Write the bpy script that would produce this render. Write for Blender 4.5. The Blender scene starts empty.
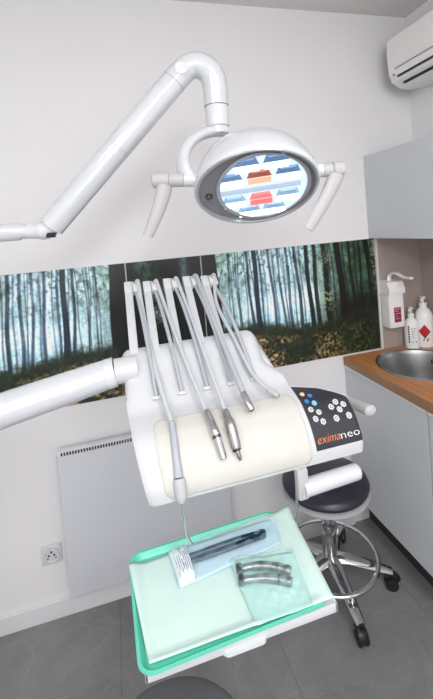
import bpy, bmesh, math, random
import numpy as np
from mathutils import Vector, Matrix
random.seed(4)
rng = np.random.default_rng(7)
PI = math.pi
SC = bpy.context.scene
COL = SC.collection

# ------------------------------------------------------------------ materials
def s2l(c):
    return tuple(((v / 12.92) if v <= .04045 else ((v + .055) / 1.055) ** 2.4) for v in c)

def hexc(h):
    h = h.lstrip('#')
    return s2l(tuple(int(h[i:i + 2], 16) / 255 for i in (0, 2, 4)))

def pm(name, col, rough=.5, metal=0., vary=.03, scale=8., bump=0., bscale=60., coat=0., emit=None, estr=0., alpha=1., spec=.5):
    """principled material with a little procedural colour variation and bump"""
    m = bpy.data.materials.new(name); m.use_nodes = True
    nt = m.node_tree; b = nt.nodes['Principled BSDF']
    c = hexc(col) if isinstance(col, str) else col
    tc = nt.nodes.new('ShaderNodeTexCoord')
    if vary > 0:
        n = nt.nodes.new('ShaderNodeTexNoise'); n.inputs['Scale'].default_value = scale
        n.inputs['Detail'].default_value = 4
        nt.links.new(tc.outputs['Object'], n.inputs['Vector'])
        r = nt.nodes.new('ShaderNodeValToRGB')
        r.color_ramp.elements[0].position = .3; r.color_ramp.elements[1].position = .7
        r.color_ramp.elements[0].color = tuple(v * (1 - vary) for v in c) + (1,)
        r.color_ramp.elements[1].color = tuple(min(1, v * (1 + vary)) for v in c) + (1,)
        nt.links.new(n.outputs['Fac'], r.inputs['Fac'])
        nt.links.new(r.outputs['Color'], b.inputs['Base Color'])
    else:
        b.inputs['Base Color'].default_value = c + (1,)
    if bump > 0:
        n2 = nt.nodes.new('ShaderNodeTexNoise'); n2.inputs['Scale'].default_value = bscale
        n2.inputs['Detail'].default_value = 3
        nt.links.new(tc.outputs['Object'], n2.inputs['Vector'])
        bp = nt.nodes.new('ShaderNodeBump'); bp.inputs['Strength'].default_value = bump
        bp.inputs['Distance'].default_value = .004
        nt.links.new(n2.outputs['Fac'], bp.inputs['Height'])
        nt.links.new(bp.outputs['Normal'], b.inputs['Normal'])
    b.inputs['Roughness'].default_value = rough
    b.inputs['Metallic'].default_value = metal
    b.inputs['Coat Weight'].default_value = coat
    b.inputs['Specular IOR Level'].default_value = spec
    b.inputs['Alpha'].default_value = alpha
    if emit:
        b.inputs['Emission Color'].default_value = hexc(emit) + (1,)
        b.inputs['Emission Strength'].default_value = estr
    return m

M = {}
M['wall'] = pm('wall_paint', '#e6e5e6', .75, vary=.012, scale=3, bump=.06, bscale=160)
M['ceiling'] = pm('ceiling_paint', '#e2dfde', .85, vary=.012, scale=3)
M['skirt'] = pm('skirting_white', '#dcdcde', .45, vary=.01)
M['white_plastic'] = pm('white_plastic', '#d2d4d6', .28, vary=.01, coat=.3)
M['white_gloss'] = pm('white_gloss_enamel', '#cdd0d4', .14, vary=.01, coat=1.)
M['white_shell'] = pm('white_moulded_shell', '#cacccf', .34, vary=.01, coat=.15)
M['cream'] = pm('cream_silicone', '#c9c7c1', .5, vary=.02, scale=14)
M['hose'] = pm('pale_grey_hose', '#bcc0c5', .4, vary=.03, scale=30)
M['hose_grey'] = pm('cool_grey_hose', '#a9aeb5', .4, vary=.03, scale=30)
M['chrome'] = pm('polished_chrome', '#c9cacb', .13, 1., vary=.03, scale=20)
M['steel'] = pm('brushed_steel', '#b9b9ba', .28, 1., vary=.06, scale=40)
M['dark_steel'] = pm('dark_steel', '#5b5a5c', .3, 1., vary=.05)
M['grey_plastic'] = pm('grey_plastic', '#b4b6b9', .4, vary=.02)
M['handle_grey'] = pm('warm_grey_plastic', '#b9b8b7', .42, vary=.02)
M['mid_grey'] = pm('mid_grey_plastic', '#8d9096', .35, vary=.02)
M['black_plastic'] = pm('black_plastic', '#1c1c1e', .4, vary=.05)
M['panel'] = pm('control_panel_film', '#2a2b33', .35, vary=.04, scale=20)
M['vinyl'] = pm('navy_black_vinyl', '#272733', .3, vary=.06, scale=25, bump=.12, bscale=120)
M['chair_vinyl'] = pm('dark_grey_vinyl', '#5a5b5c', .5, vary=.06, scale=20, bump=.15, bscale=150)
M['cab'] = pm('grey_laminate', '#c8ccd0', .45, vary=.012, scale=5)
M['cab_white'] = pm('white_laminate', '#dfe1e4', .4, vary=.01)
M['cab_edge'] = pm('dark_gap', '#34322f', .7, vary=.03)
M['plinth'] = pm('dark_plinth', '#39383a', .6, vary=.04)
M['radiator'] = pm('radiator_enamel', '#d2d5db', .4, vary=.012)
M['radiator_top'] = pm('radiator_top_enamel', '#e2e4e7', .4, vary=.01)
M['slot'] = pm('slot_dark', '#2c2c2f', .7, vary=.03)
M['green'] = pm('mint_green_tray', '#60cab0', .3, vary=.02, coat=.3)
M['paper'] = pm('pale_mint_paper', '#cfe8e1', .85, vary=.015, scale=20, bump=.15, bscale=40)
M['splash'] = pm('concrete_laminate', '#a1958f', .5, vary=.1, scale=6)
M['splash_edge'] = pm('pale_edge', '#d5d2d0', .5, vary=.02)
M['maroon'] = pm('maroon_label', '#8c1f3a', .4, vary=.04)
M['red'] = pm('red_label', '#b5202c', .4, vary=.03)
M['ink'] = pm('black_ink', '#26262a', .5, vary=.02)
M['grey_ink'] = pm('grey_ink', '#7a7f88', .5, vary=.02)
M['orange'] = pm('orange_ink', '#f0864a', .5, vary=.02)
M['white_ink'] = pm('white_ink', '#f3f3f3', .5, vary=.01)
M['yellow_btn'] = pm('yellow_button', '#ecc79a', .4, vary=.02)
M['blue_btn'] = pm('blue_button', '#2f7fc2', .4, vary=.02)
M['sky_btn'] = pm('sky_button', '#7fbfe6', .4, vary=.02)
M['navy'] = pm('navy_tool', '#0a2a3d', .25, vary=.1, scale=30)
M['label_paper'] = pm('pale_blue_label', '#dce6ee', .7, vary=.02)
M['case_steel'] = pm('worn_steel', '#8b8c8e', .3, 1., vary=.08, scale=30)
M['window_grey'] = pm('smoked_grey_panel', '#77767b', .3, vary=.03, coat=.3)
M['lens_ring'] = pm('satin_aluminium', '#aeb1b6', .3, .6, vary=.02)
M['led'] = pm('led_white', '#8fa3b8', .4, vary=0, emit='#deecf8', estr=.85)
M['led_core'] = pm('led_core', '#ffffff', .4, vary=0, emit='#ffffff', estr=3.)
M['led_orange'] = pm('led_orange', '#e8a184', .4, vary=0, emit='#e59372', estr=1.1)
M['led_red'] = pm('led_red', '#e05a5a', .4, vary=0, emit='#ee5a58', estr=1.6)
M['reflector'] = pm('blue_reflector', '#8fb0d2', .25, .2, vary=.05, emit='#93b4d6', estr=.4)
M['reflector_dark'] = pm('blue_reflector_dark', '#5f82ad', .25, .2, vary=.05, emit='#6488b4', estr=.3)
M['reflector_red'] = pm('brown_reflector', '#8e5a50', .2, .3, vary=.05, emit='#b05a48', estr=.35)
M['lens_band'] = pm('lens_band_blue_grey', '#a9b8cb', .3, vary=.02, emit='#a9bad0', estr=.55)
M['pinkish'] = pm('copper_steel', '#a8989a', .25, 1., vary=.05)

# wood worktop : butcher block staves running along Y
def wood():
    m = bpy.data.materials.new('oiled_oak_block'); m.use_nodes = True
    nt = m.node_tree; b = nt.nodes['Principled BSDF']
    tc = nt.nodes.new('ShaderNodeTexCoord')
    mp = nt.nodes.new('ShaderNodeMapping'); mp.inputs['Rotation'].default_value = (0, 0, PI / 2)
    nt.links.new(tc.outputs['Object'], mp.inputs['Vector'])
    br = nt.nodes.new('ShaderNodeTexBrick')
    br.inputs['Scale'].default_value = 1; br.inputs['Brick Width'].default_value = .42
    br.inputs['Row Height'].default_value = .045; br.inputs['Mortar Size'].default_value = .0006
    br.inputs['Color1'].default_value = hexc('#c98d5a') + (1,)
    br.inputs['Color2'].default_value = hexc('#bb7e4b') + (1,)
    br.inputs['Mortar'].default_value = hexc('#96643a') + (1,)
    nt.links.new(mp.outputs['Vector'], br.inputs['Vector'])
    mp2 = nt.nodes.new('ShaderNodeMapping'); mp2.inputs['Scale'].default_value = (60, 4, 60)
    nt.links.new(tc.outputs['Object'], mp2.inputs['Vector'])
    n = nt.nodes.new('ShaderNodeTexNoise'); n.inputs['Scale'].default_value = 1.2; n.inputs['Detail'].default_value = 5
    nt.links.new(mp2.outputs['Vector'], n.inputs['Vector'])
    mx = nt.nodes.new('ShaderNodeMix'); mx.data_type = 'RGBA'; mx.blend_type = 'OVERLAY'
    mx.inputs['Factor'].default_value = .45
    nt.links.new(br.outputs['Color'], mx.inputs['A']); nt.links.new(n.outputs['Fac'], mx.inputs['B'])
    nt.links.new(mx.outputs['Result'], b.inputs['Base Color'])
    b.inputs['Roughness'].default_value = .35
    return m
M['wood'] = wood()
M['wood_end'] = pm('oak_edge', '#97714f', .45, vary=.12, scale=18)

def floor_mat():
    m = bpy.data.materials.new('grey_stone_tile'); m.use_nodes = True
    nt = m.node_tree; b = nt.nodes['Principled BSDF']
    tc = nt.nodes.new('ShaderNodeTexCoord')
    mp = nt.nodes.new('ShaderNodeMapping'); mp.inputs['Rotation'].default_value = (0, 0, PI / 2)
    mp.inputs['Location'].default_value = (.75, .105, 0)
    nt.links.new(tc.outputs['Object'], mp.inputs['Vector'])
    br = nt.nodes.new('ShaderNodeTexBrick'); br.inputs['Scale'].default_value = 1
    br.inputs['Brick Width'].default_value = 1.12; br.inputs['Row Height'].default_value = .56; br.offset = 0
    br.inputs['Mortar Size'].default_value = .0022; br.inputs['Mortar Smooth'].default_value = .3
    br.inputs['Color1'].default_value = hexc('#838282') + (1,)
    br.inputs['Color2'].default_value = hexc('#7f7e7e') + (1,)
    br.inputs['Mortar'].default_value = hexc('#717070') + (1,)
    nt.links.new(mp.outputs['Vector'], br.inputs['Vector'])
    n = nt.nodes.new('ShaderNodeTexNoise'); n.inputs['Scale'].default_value = 3.5
    n.inputs['Detail'].default_value = 8; n.inputs['Roughness'].default_value = .65; n.inputs['Distortion'].default_value = .6
    nt.links.new(tc.outputs['Object'], n.inputs['Vector'])
    n2 = nt.nodes.new('ShaderNodeTexNoise'); n2.inputs['Scale'].default_value = 90; n2.inputs['Detail'].default_value = 2
    nt.links.new(tc.outputs['Object'], n2.inputs['Vector'])
    ad = nt.nodes.new('ShaderNodeMath'); ad.operation = 'MULTIPLY_ADD'; ad.inputs[1].default_value = .25
    nt.links.new(n2.outputs['Fac'], ad.inputs[0]); nt.links.new(n.outputs['Fac'], ad.inputs[2])
    r = nt.nodes.new('ShaderNodeMapRange'); r.inputs['From Min'].default_value = .4; r.inputs['From Max'].default_value = .85
    r.inputs['To Min'].default_value = .8; r.inputs['To Max'].default_value = 1.22
    nt.links.new(ad.outputs[0], r.inputs['Value'])
    mx = nt.nodes.new('ShaderNodeMix'); mx.data_type = 'RGBA'; mx.blend_type = 'MULTIPLY'; mx.inputs['Factor'].default_value = 1
    nt.links.new(br.outputs['Color'], mx.inputs['A']); nt.links.new(r.outputs['Result'], mx.inputs['B'])
    vn = nt.nodes.new('ShaderNodeTexNoise'); vn.inputs['Scale'].default_value = 2.6; vn.inputs['Detail'].default_value = 6
    vn.inputs['Distortion'].default_value = 1.4
    nt.links.new(tc.outputs['Object'], vn.inputs['Vector'])
    vr = nt.nodes.new('ShaderNodeValToRGB'); e = vr.color_ramp.elements
    e[0].position = .485; e[0].color = (1, 1, 1, 1); e[1].position = .515; e[1].color = (1, 1, 1, 1)
    q = vr.color_ramp.elements.new(.5); q.color = (1.12, 1.12, 1.12, 1)
    nt.links.new(vn.outputs['Fac'], vr.inputs['Fac'])
    m2 = nt.nodes.new('ShaderNodeMix'); m2.data_type = 'RGBA'; m2.blend_type = 'MULTIPLY'; m2.inputs['Factor'].default_value = 1
    nt.links.new(mx.outputs['Result'], m2.inputs['A']); nt.links.new(vr.outputs['Color'], m2.inputs['B'])
    nt.links.new(m2.outputs['Result'], b.inputs['Base Color'])
    b.inputs['Roughness'].default_value = .5
    return m
M['floor'] = floor_mat()

def film(name, col, alpha, rough=.12):
    m = pm(name, col, rough, vary=.05, scale=25, bump=.9, bscale=45, alpha=alpha, coat=.4)
    return m
M['film_blue'] = film('pouch_film_blue', '#c3e2f2', .17)
M['film_clear'] = film('pouch_film_clear', '#c8ece8', .22)
M['pouch_paper'] = pm('pouch_paper_blue', '#c6e3ef', .8, vary=.03, scale=20, bump=.3, bscale=40)
M['pouch_paper_mint'] = pm('pouch_paper_mint', '#bfe8e2', .8, vary=.03, scale=20, bump=.3, bscale=40)

def attr_mat(name):
    m = bpy.data.materials.new(name); m.use_nodes = True
    nt = m.node_tree; b = nt.nodes['Principled BSDF']
    a = nt.nodes.new('ShaderNodeAttribute'); a.attribute_name = 'print'
    tc = nt.nodes.new('ShaderNodeTexCoord')
    n = nt.nodes.new('ShaderNodeTexNoise'); n.inputs['Scale'].default_value = 130; n.inputs['Detail'].default_value = 2
    nt.links.new(tc.outputs['Object'], n.inputs['Vector'])
    r = nt.nodes.new('ShaderNodeMapRange'); r.inputs['To Min'].default_value = .75; r.inputs['To Max'].default_value = 1.25
    nt.links.new(n.outputs['Fac'], r.inputs['Value'])
    mx = nt.nodes.new('ShaderNodeMix'); mx.data_type = 'RGBA'; mx.blend_type = 'MULTIPLY'; mx.inputs['Factor'].default_value = 1
    nt.links.new(a.outputs['Color'], mx.inputs['A']); nt.links.new(r.outputs['Result'], mx.inputs['B'])
    nt.links.new(mx.outputs['Result'], b.inputs['Base Color'])
    b.inputs['Roughness'].default_value = .35
    return m
M['print'] = attr_mat('forest_print')

# ------------------------------------------------------------------ mesh helpers
class MB:
    def __init__(s): s.bm = bmesh.new()
    def box(s, x0, x1, y0, y1, z0, z1, bev=0., seg=2, mat=None):
        t = bmesh.new()
        bmesh.ops.create_cube(t, size=1)
        for v in t.verts:
            v.co = Vector((x0 + (v.co.x + .5) * (x1 - x0), y0 + (v.co.y + .5) * (y1 - y0), z0 + (v.co.z + .5) * (z1 - z0)))
        if bev > 0:
            bmesh.ops.bevel(t, geom=list(t.edges), offset=bev, segments=seg, profile=.6, affect='EDGES')
        if mat is not None: bmesh.ops.transform(t, matrix=mat, verts=t.verts)
        s.add(t); return s
    def add(s, t):
        me = bpy.data.meshes.new('tmp'); t.to_mesh(me); t.free(); s.bm.from_mesh(me); bpy.data.meshes.remove(me)
    def tube(s, pts, r, seg=12, cap=True, flat=None):
        """sweep a circle along pts; r is one radius or one per point"""
        pts = [Vector(p) for p in pts]; n = len(pts)
        rs = r if isinstance(r, (list, tuple)) else [r] * n
        tang = []
        for i in range(n):
            a = pts[max(0, i - 1)]; b = pts[min(n - 1, i + 1)]; tang.append((b - a).normalized())
        ref = Vector((0, 0, 1)) if abs(tang[0].z) < .9 else Vector((0, 1, 0))
        nv = (ref - tang[0] * ref.dot(tang[0])).normalized(); rings = []
        for i in range(n):
            nv = (nv - tang[i] * nv.dot(tang[i]))
            nv.normalize(); bv = tang[i].cross(nv)
            fx, fy = flat if flat else (1, 1)
            rings.append([s.bm.verts.new(pts[i] + (nv * math.cos(2 * PI * k / seg) * fx + bv * math.sin(2 * PI * k / seg) * fy) * rs[i]) for k in range(seg)])
        for i in range(n - 1):
            for k in range(seg):
                s.bm.faces.new((rings[i][k], rings[i][(k + 1) % seg], rings[i + 1][(k + 1) % seg], rings[i + 1][k]))
        if cap:
            s.bm.faces.new(rings[0][::-1]); s.bm.faces.new(rings[-1])
        return s
    def lathe(s, prof, mat=None, seg=32, cap=True):
        """prof: (radius, height) list about local z"""
        mat = mat or Matrix(); rings = []
        for (r, h) in prof:
            if r < 1e-6: rings.append([s.bm.verts.new(mat @ Vector((0, 0, h)))])
            else: rings.append([s.bm.verts.new(mat @ Vector((r * math.cos(2 * PI * k / seg), r * math.sin(2 * PI * k / seg), h))) for k in range(seg)])
        for a, b in zip(rings[:-1], rings[1:]):
            for k in range(seg):
                k2 = (k + 1) % seg
                va = [a[0]] if len(a) == 1 else [a[k], a[k2]]
                vb = [b[0]] if len(b) == 1 else [b[k2], b[k]]
                if len(va) + len(vb) > 2: s.bm.faces.new(va + vb)
        if cap and len(rings[0]) > 1: s.bm.faces.new(rings[0][::-1])
        if cap and len(rings[-1]) > 1: s.bm.faces.new(rings[-1])
        return s
    def prism(s, outline, d0, d1, mat=None):
        """outline in local xy extruded from z=d0 to z=d1"""
        mat = mat or Matrix()
        a = [s.bm.verts.new(mat @ Vector((x, y, d0))) for x, y in outline]
        b = [s.bm.verts.new(mat @ Vector((x, y, d1))) for x, y in outline]
        n = len(a)
        s.bm.faces.new(a[::-1]); s.bm.faces.new(b)
        for i in range(n): s.bm.faces.new((a[i], a[(i + 1) % n], b[(i + 1) % n], b[i]))
        return s
    def loft(s, loops, cap=True, closed=True):
        rings = [[s.bm.verts.new(Vector(p)) for p in L] for L in loops]
        n = len(rings[0])
        for a, b in zip(rings[:-1], rings[1:]):
            for k in range(n if closed else n - 1):
                s.bm.faces.new((a[k], a[(k + 1) % n], b[(k + 1) % n], b[k]))
        if cap and closed:
            s.bm.faces.new(rings[0][::-1]); s.bm.faces.new(rings[-1])
        return s
    def build(s, name, mat, parent=None, smooth=True, loc=None, ang=35, solid=0.):
        bm = s.bm
        bmesh.ops.recalc_face_normals(bm, faces=bm.faces)
        org = Vector(loc) if loc is not None else Vector((0, 0, 0))
        if parent is not None:
            r = parent
            while r.parent: r = r.parent
            org = Vector(r.location)
        bmesh.ops.translate(bm, verts=bm.verts, vec=-org)
        me = bpy.data.meshes.new(name); bm.to_mesh(me); bm.free()
        for p in me.polygons: p.use_smooth = smooth
        if smooth:
            try: me.set_sharp_from_angle(angle=math.radians(ang))
            except Exception: pass
        me.materials.append(mat)
        o = bpy.data.objects.new(name, me); COL.objects.link(o)
        if parent is not None: o.parent = parent
        else: o.location = org
        if solid:
            md = o.modifiers.new('thickness', 'SOLIDIFY'); md.thickness = solid; md.offset = -1
        return o

def thing(name, label, cat, loc, group=None):
    o = bpy.data.objects.new(name, None); COL.objects.link(o); o.location = loc
    o.empty_display_size = .05
    return tag(o, label, cat, group)
def tag(o, label, cat, group=None, kind=None):
    o['label'] = label; o['category'] = cat
    if group: o['group'] = group
    if kind: o['kind'] = kind
    return o
def struct(name, mb, mat, smooth=False):
    o = mb.build(name, mat, smooth=smooth); o['kind'] = 'structure'; return o

def spline(P, n=10):
    """Catmull-Rom through the points"""
    P = [Vector(p) for p in P]; out = []
    Q = [P[0] * 2 - P[1]] + P + [P[-1] * 2 - P[-2]]
    for i in range(1, len(Q) - 2):
        p0, p1, p2, p3 = Q[i - 1:i + 3]
        for k in range(n):
            t = k / n
            out.append(.5 * ((2 * p1) + (p2 - p0) * t + (2 * p0 - 5 * p1 + 4 * p2 - p3) * t * t + (3 * p1 - p0 - 3 * p2 + p3) * t ** 3))
    out.append(P[-1]); return out
def frame(o, z, x=None):
    """matrix with local z along z"""
    z = Vector(z).normalized(); x = Vector(x) if x is not None else (Vector((1, 0, 0)) if abs(z.x) < .9 else Vector((0, 1, 0)))
    x = (x - z * x.dot(z)).normalized(); y = z.cross(x)
    return Matrix(((x.x, y.x, z.x, o[0]), (x.y, y.y, z.y, o[1]), (x.z, y.z, z.z, o[2]), (0, 0, 0, 1)))
def rrect(x0, x1, y0, y1, r, n=6):
    out = []
    for cx, cy, a in ((x1 - r, y1 - r, 0), (x0 + r, y1 - r, 90), (x0 + r, y0 + r, 180), (x1 - r, y0 + r, 270)):
        for k in range(n + 1):
            t = math.radians(a + 90 * k / n); out.append((cx + r * math.cos(t), cy + r * math.sin(t)))
    return out
def letters(text, size, shear=0.):
    """2-D faces of a word set in the built-in face: list of polygons of (x, y)"""
    cu = bpy.data.curves.new('word', 'FONT'); cu.body = text; cu.size = size; cu.shear = shear; cu.resolution_u = 3; cu.offset = -.012
    o = bpy.data.objects.new('word', cu); COL.objects.link(o)
    dg = bpy.context.evaluated_depsgraph_get(); dg.update()
    me = bpy.data.meshes.new_from_object(o.evaluated_get(dg))
    vs = [tuple(v.co[:2]) for v in me.vertices]; fs = [tuple(p.vertices) for p in me.polygons]
    bpy.data.objects.remove(o); bpy.data.curves.remove(cu); bpy.data.meshes.remove(me)
    return vs, fs

# ------------------------------------------------------------------ the room
XL, XR, YF, YB, ZC = -1.9, 1.52, -2.1, 1.653, 2.5
struct('floor', MB().box(XL - .1, XR + .1, YF - .1, YB + .1, -.08, 0), M['floor'])
struct('ceiling', MB().box(XL - .1, XR + .1, YF - .1, YB + .1, ZC, ZC + .08), M['ceiling'])
struct('wall_back', MB().box(XL - .1, XR + .1, YB, YB + .1, 0, ZC), M['wall'])
struct('wall_right', MB().box(XR, XR + .1, YF - .1, YB, 0, ZC), M['wall'])
struct('wall_left', MB().box(XL - .1, XL, YF - .1, YB, 0, ZC), M['wall'])
struct('wall_front', MB().box(XL, XR, YF - .1, YF, 0, ZC), M['wall'])
struct('baseboard_back', MB().box(XL, 1.03, YB - .013, YB, 0, .072, .003), M['skirt'])

# ------------------------------------------------------------------ forest print on three glass panels
def noise2(nx, ny, fx, fy, seed):
    """smooth value noise on an ny x nx grid with fx by fy cells"""
    g = np.random.default_rng(seed).random((fy + 2, fx + 2))
    xs = np.linspace(0, fx, nx); ys = np.linspace(0, fy, ny)
    xi = xs.astype(int); yi = ys.astype(int); u = xs - xi; v = ys - yi
    u = u * u * (3 - 2 * u); v = v * v * (3 - 2 * v)
    a = g[np.ix_(yi, xi)]; b = g[np.ix_(yi, xi + 1)]; c = g[np.ix_(yi + 1, xi)]; d = g[np.ix_(yi + 1, xi + 1)]
    return (a * (1 - u) + b * u) * (1 - v)[:, None] + (c * (1 - u) + d * u) * v[:, None]
def fbm(nx, ny, fx, fy, seed, o=4):
    t = 0; w = 0
    for k in range(o):
        t = t + noise2(nx, ny, min(fx * 2 ** k, nx), min(fy * 2 ** k, ny), seed + k) * .5 ** k; w += .5 ** k
    return t / w
ZB, ZT = .848, 1.402
def C(h): return np.array([int(h[i:i + 2], 16) / 255 for i in (1, 3, 5)])
def forest(nx, ny, W, mirror, bright_leaves):
    """the photographed wood printed on the panel: mist, trunks, leaves and a leaf-littered ground; d = distance from the dark trunk"""
    x = np.linspace(0, W, nx)[None, :]; z = np.linspace(ZB, ZT, ny)[:, None]
    d = x + 0 * z; zz = z + 0 * x
    n1 = fbm(nx, ny, 9, 6, 1); n2 = fbm(nx, ny, 40, 26, 5, 3); n3 = fbm(nx, ny, 90, 56, 9, 2)
    hor = 1.035 + .015 * np.sin(d * 9) + .03 * (n1 - .5)
    mist = np.exp(-((d - .33) / .24) ** 2)
    col = np.empty((ny, nx, 3))
    top = C('#a9c8d6')[None, None] * mist[..., None] + C('#86a39c')[None, None] * (1 - mist)[..., None]
    leafy = C('#6f9078')[None, None] * (.55 + .9 * n2)[..., None]
    k = np.clip(.25 + .9 * (n2 - .45) * 2, 0, 1) * np.clip((zz - 1.17) / .15, 0, 1) * (1 - .7 * mist)
    col[:] = top * (1 - k)[..., None] + leafy * k[..., None]
    deep = np.clip((d - .53) / .2, 0, 1)
    k = deep * (.6 + .4 * n1)
    col = col * (1 - k)[..., None] + (C('#35503c')[None, None] * (.35 + 1.3 * n2)[..., None]) * k[..., None]
    # beams of misty light
    bx = .30 + (ZT + .06 - zz) * -.05
    ang = np.arctan2(d - .30, ZT + .12 - zz)
    beam = np.clip(.55 + .45 * np.sin(ang * 23 + .8) + .25 * np.sin(ang * 51), 0, 1) * np.exp(-((ang) / .85) ** 2) * np.exp(-((ZT - zz) / .26) ** 2)
    k = np.clip(beam * 1.15, 0, .95) * (1 - deep)
    col = col * (1 - k)[..., None] + C('#dbeefa')[None, None] * k[..., None]
    # pale gaps low between trunks
    low = np.exp(-((zz - 1.13) / .06) ** 2) * mist
    col = col + (low * .2)[..., None] * np.array([.9, 1, 1.05])
    gap = np.exp(-((zz - 1.16) / .05) ** 2) * np.exp(-((d - .505) / .05) ** 2)
    col = col + (gap * .3)[..., None]
    # trunks: (d at the top, width, darkness, drift towards the foot)
    tr = [(.028, .078, .97, .012), (.123, .006, .5, .01), (.153, .007, .55, .015), (.205, .012, .8, .03), (.243, .022, .92, .02),
          (.266, .010, .7, .02), (.288, .006, .45, .015), (.316, .012, .75, .03), (.335, .007, .5, .02), (.358, .011, .7, .035), (.382, .006, .45, .03),
          (.404, .013, .75, .02), (.428, .007, .5, .025), (.449, .015, .8, .03), (.472, .007, .5, .02), (.506, .021, .93, .025), (.548, .020, .9, .012), (.601, .027, .95, .02),
          (.637, .008, .6, .03), (.676, .034, .97, .035), (.705, .010, .6, .03), (.737, .016, .85, .04), (.765, .008, .6, .03), (.793, .012, .8, .02), (.838, .030, .97, .05), (.872, .010, .8, .03)]
    g_ = np.random.default_rng(11)
    tr += [(float(g_.uniform(.10, .88)), float(g_.uniform(.0025, .006)), float(g_.uniform(.35, .75)), float(g_.uniform(-.01, .045))) for _ in range(16)]
    n4 = fbm(nx, ny, 110, 9, 41, 2)
    col = col * (.80 + .40 * n4)[..., None] * (.86 + .28 * n3)[..., None]
    br_ = np.clip((fbm(nx, ny, 60, 40, 51, 3) - .58) * 9, 0, .6) * np.clip((zz - 1.16) / .2, 0, .75)
    col = col * (1 - br_)[..., None] + C('#2b4034')[None, None] * br_[..., None]
    f = (ZT - zz) / (ZT - ZB)
    for i, (c, w, a, dr) in enumerate(tr):
        cen = c + dr * f + .003 * np.sin(zz * 17 + i)
        w2 = w * (1 + .35 * f ** 2)
        m = np.clip((w2 / 2 - np.abs(d - cen)) / .003 + .5, 0, 1)
        foot = hor - .01 - .03 * ((i * 37) % 10) / 10
        m = m * np.clip((zz - foot) / .012 + .5, 0, 1) if i else m
        fade = a * (1 - .35 * np.clip(beam, 0, 1) * (w < .02))
        tc = C('#0d1314') * 1.0 + (C('#22344a') - C('#0d1314')) * float(np.exp(-((c - .33) / .2) ** 2)) * .7
        if i == 0: tc = C('#101112')
        k = m * fade
        col = col * (1 - k)[..., None] + tc[None, None] * k[..., None]
    # ground
    g = np.clip((hor - zz) / .03 + .5, 0, 1)
    if True:
        sun = np.clip(1.3 - np.abs(d - .36) / .40, 0, 1) * np.clip((hor - .035 - zz) / .03, 0, 1)
        sun = np.clip(sun * np.clip((n1 - .36) * 7, 0, 1), 0, 1)
        gc = C('#2a3322')[None, None] * (.5 + 1.1 * n3)[..., None]
        sc = (C('#c4ab78')[None, None] * np.clip(.15 + (n3 - .3) * 1.9, .12, 1.25)[..., None])
        gc = gc * (1 - sun)[..., None] + sc * sun[..., None]
        k = g * (1 - np.clip((.062 - d) / .005, 0, 1) * np.clip((zz - .98) / .02, 0, 1))
        col = col * (1 - k)[..., None] + gc * k[..., None]
    k = deep * np.exp(-((zz - 1.08) / .075) ** 2) * .8
    col = col * (1 - k)[..., None] + C('#0f1512')[None, None] * k[..., None]
    # under-storey: dark bushes at the horizon
    b = np.exp(-((zz - hor) / .022) ** 2) * np.clip((n2 - .3) * 3, 0, 1) * .75
    col = col * (1 - b)[..., None] + (C('#233024')[None, None]) * b[..., None]
    if bright_leaves:
        lv = np.exp(-((d - .605) / .04) ** 2 - ((zz - 1.14) / .07) ** 2) * np.clip((n3 - .5) * 8, 0, 1)
        lv2 = np.exp(-((d - .60) / .035) ** 2 - ((zz - 1.32) / .05) ** 2) * np.clip((n3 - .52) * 7, 0, 1) * .7
        lv3 = np.clip((d - .845) / .03, 0, 1) * np.clip((zz - 1.1) / .1, 0, 1) * np.clip((n3 - .42) * 6, 0, 1) * .6
        k = np.clip(lv + lv2 + lv3, 0, 1)
        col = col * (1 - k)[..., None] + C('#a3ad86')[None, None] * k[..., None]
    col = np.clip(col, 0, 1) ** 1.15 * 1.16 - .02
    if mirror: col = col[:, ::-1]
    return np.clip(col, 0, 1)
def forest_dark(nx, ny, W):
    x = np.linspace(0, W, nx)[None, :]; z = np.linspace(ZB, ZT, ny)[:, None]; zz = z + 0 * x; d = x + 0 * z
    n2 = fbm(nx, ny, 18, 30, 21, 4); n3 = fbm(nx, ny, 36, 60, 31, 2)
    col = np.empty((ny, nx, 3)); col[:] = C('#0e1112')
    k = np.exp(-((d - .075) / .045) ** 2) * np.clip((zz - 1.2) / .1, 0, 1) * np.clip((n2 - .33) * 4, 0, 1)
    col = col * (1 - k)[..., None] + (C('#3f6b4c')[None, None] * (.3 + 1.1 * n3)[..., None]) * k[..., None]
    k = np.exp(-((d - .125) / .035) ** 2) * np.exp(-((zz - 1.2) / .09) ** 2) * np.clip((n2 - .3) * 4, 0, 1)
    col = col * (1 - k)[..., None] + (C('#9aa3a2')[None, None] * (.3 + 1.0 * n3)[..., None]) * k[..., None]
    k = np.exp(-((d - .245) / .02) ** 2) * np.clip((zz - 1.1) / .1, 0, 1)
    col = col * (1 - k * .8)[..., None] + (C('#62838c')[None, None] * (.3 + 1.0 * n3)[..., None]) * (k * .8)[..., None]
    g = np.clip((1.03 - zz) / .03, 0, 1)
    col = col * (1 - g)[..., None] + (C('#6b5b3d')[None, None] * np.clip((n3 - .3) * 2.2, .1, 1)[..., None]) * g[..., None]
    return np.clip(col, 0, 1)
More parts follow.
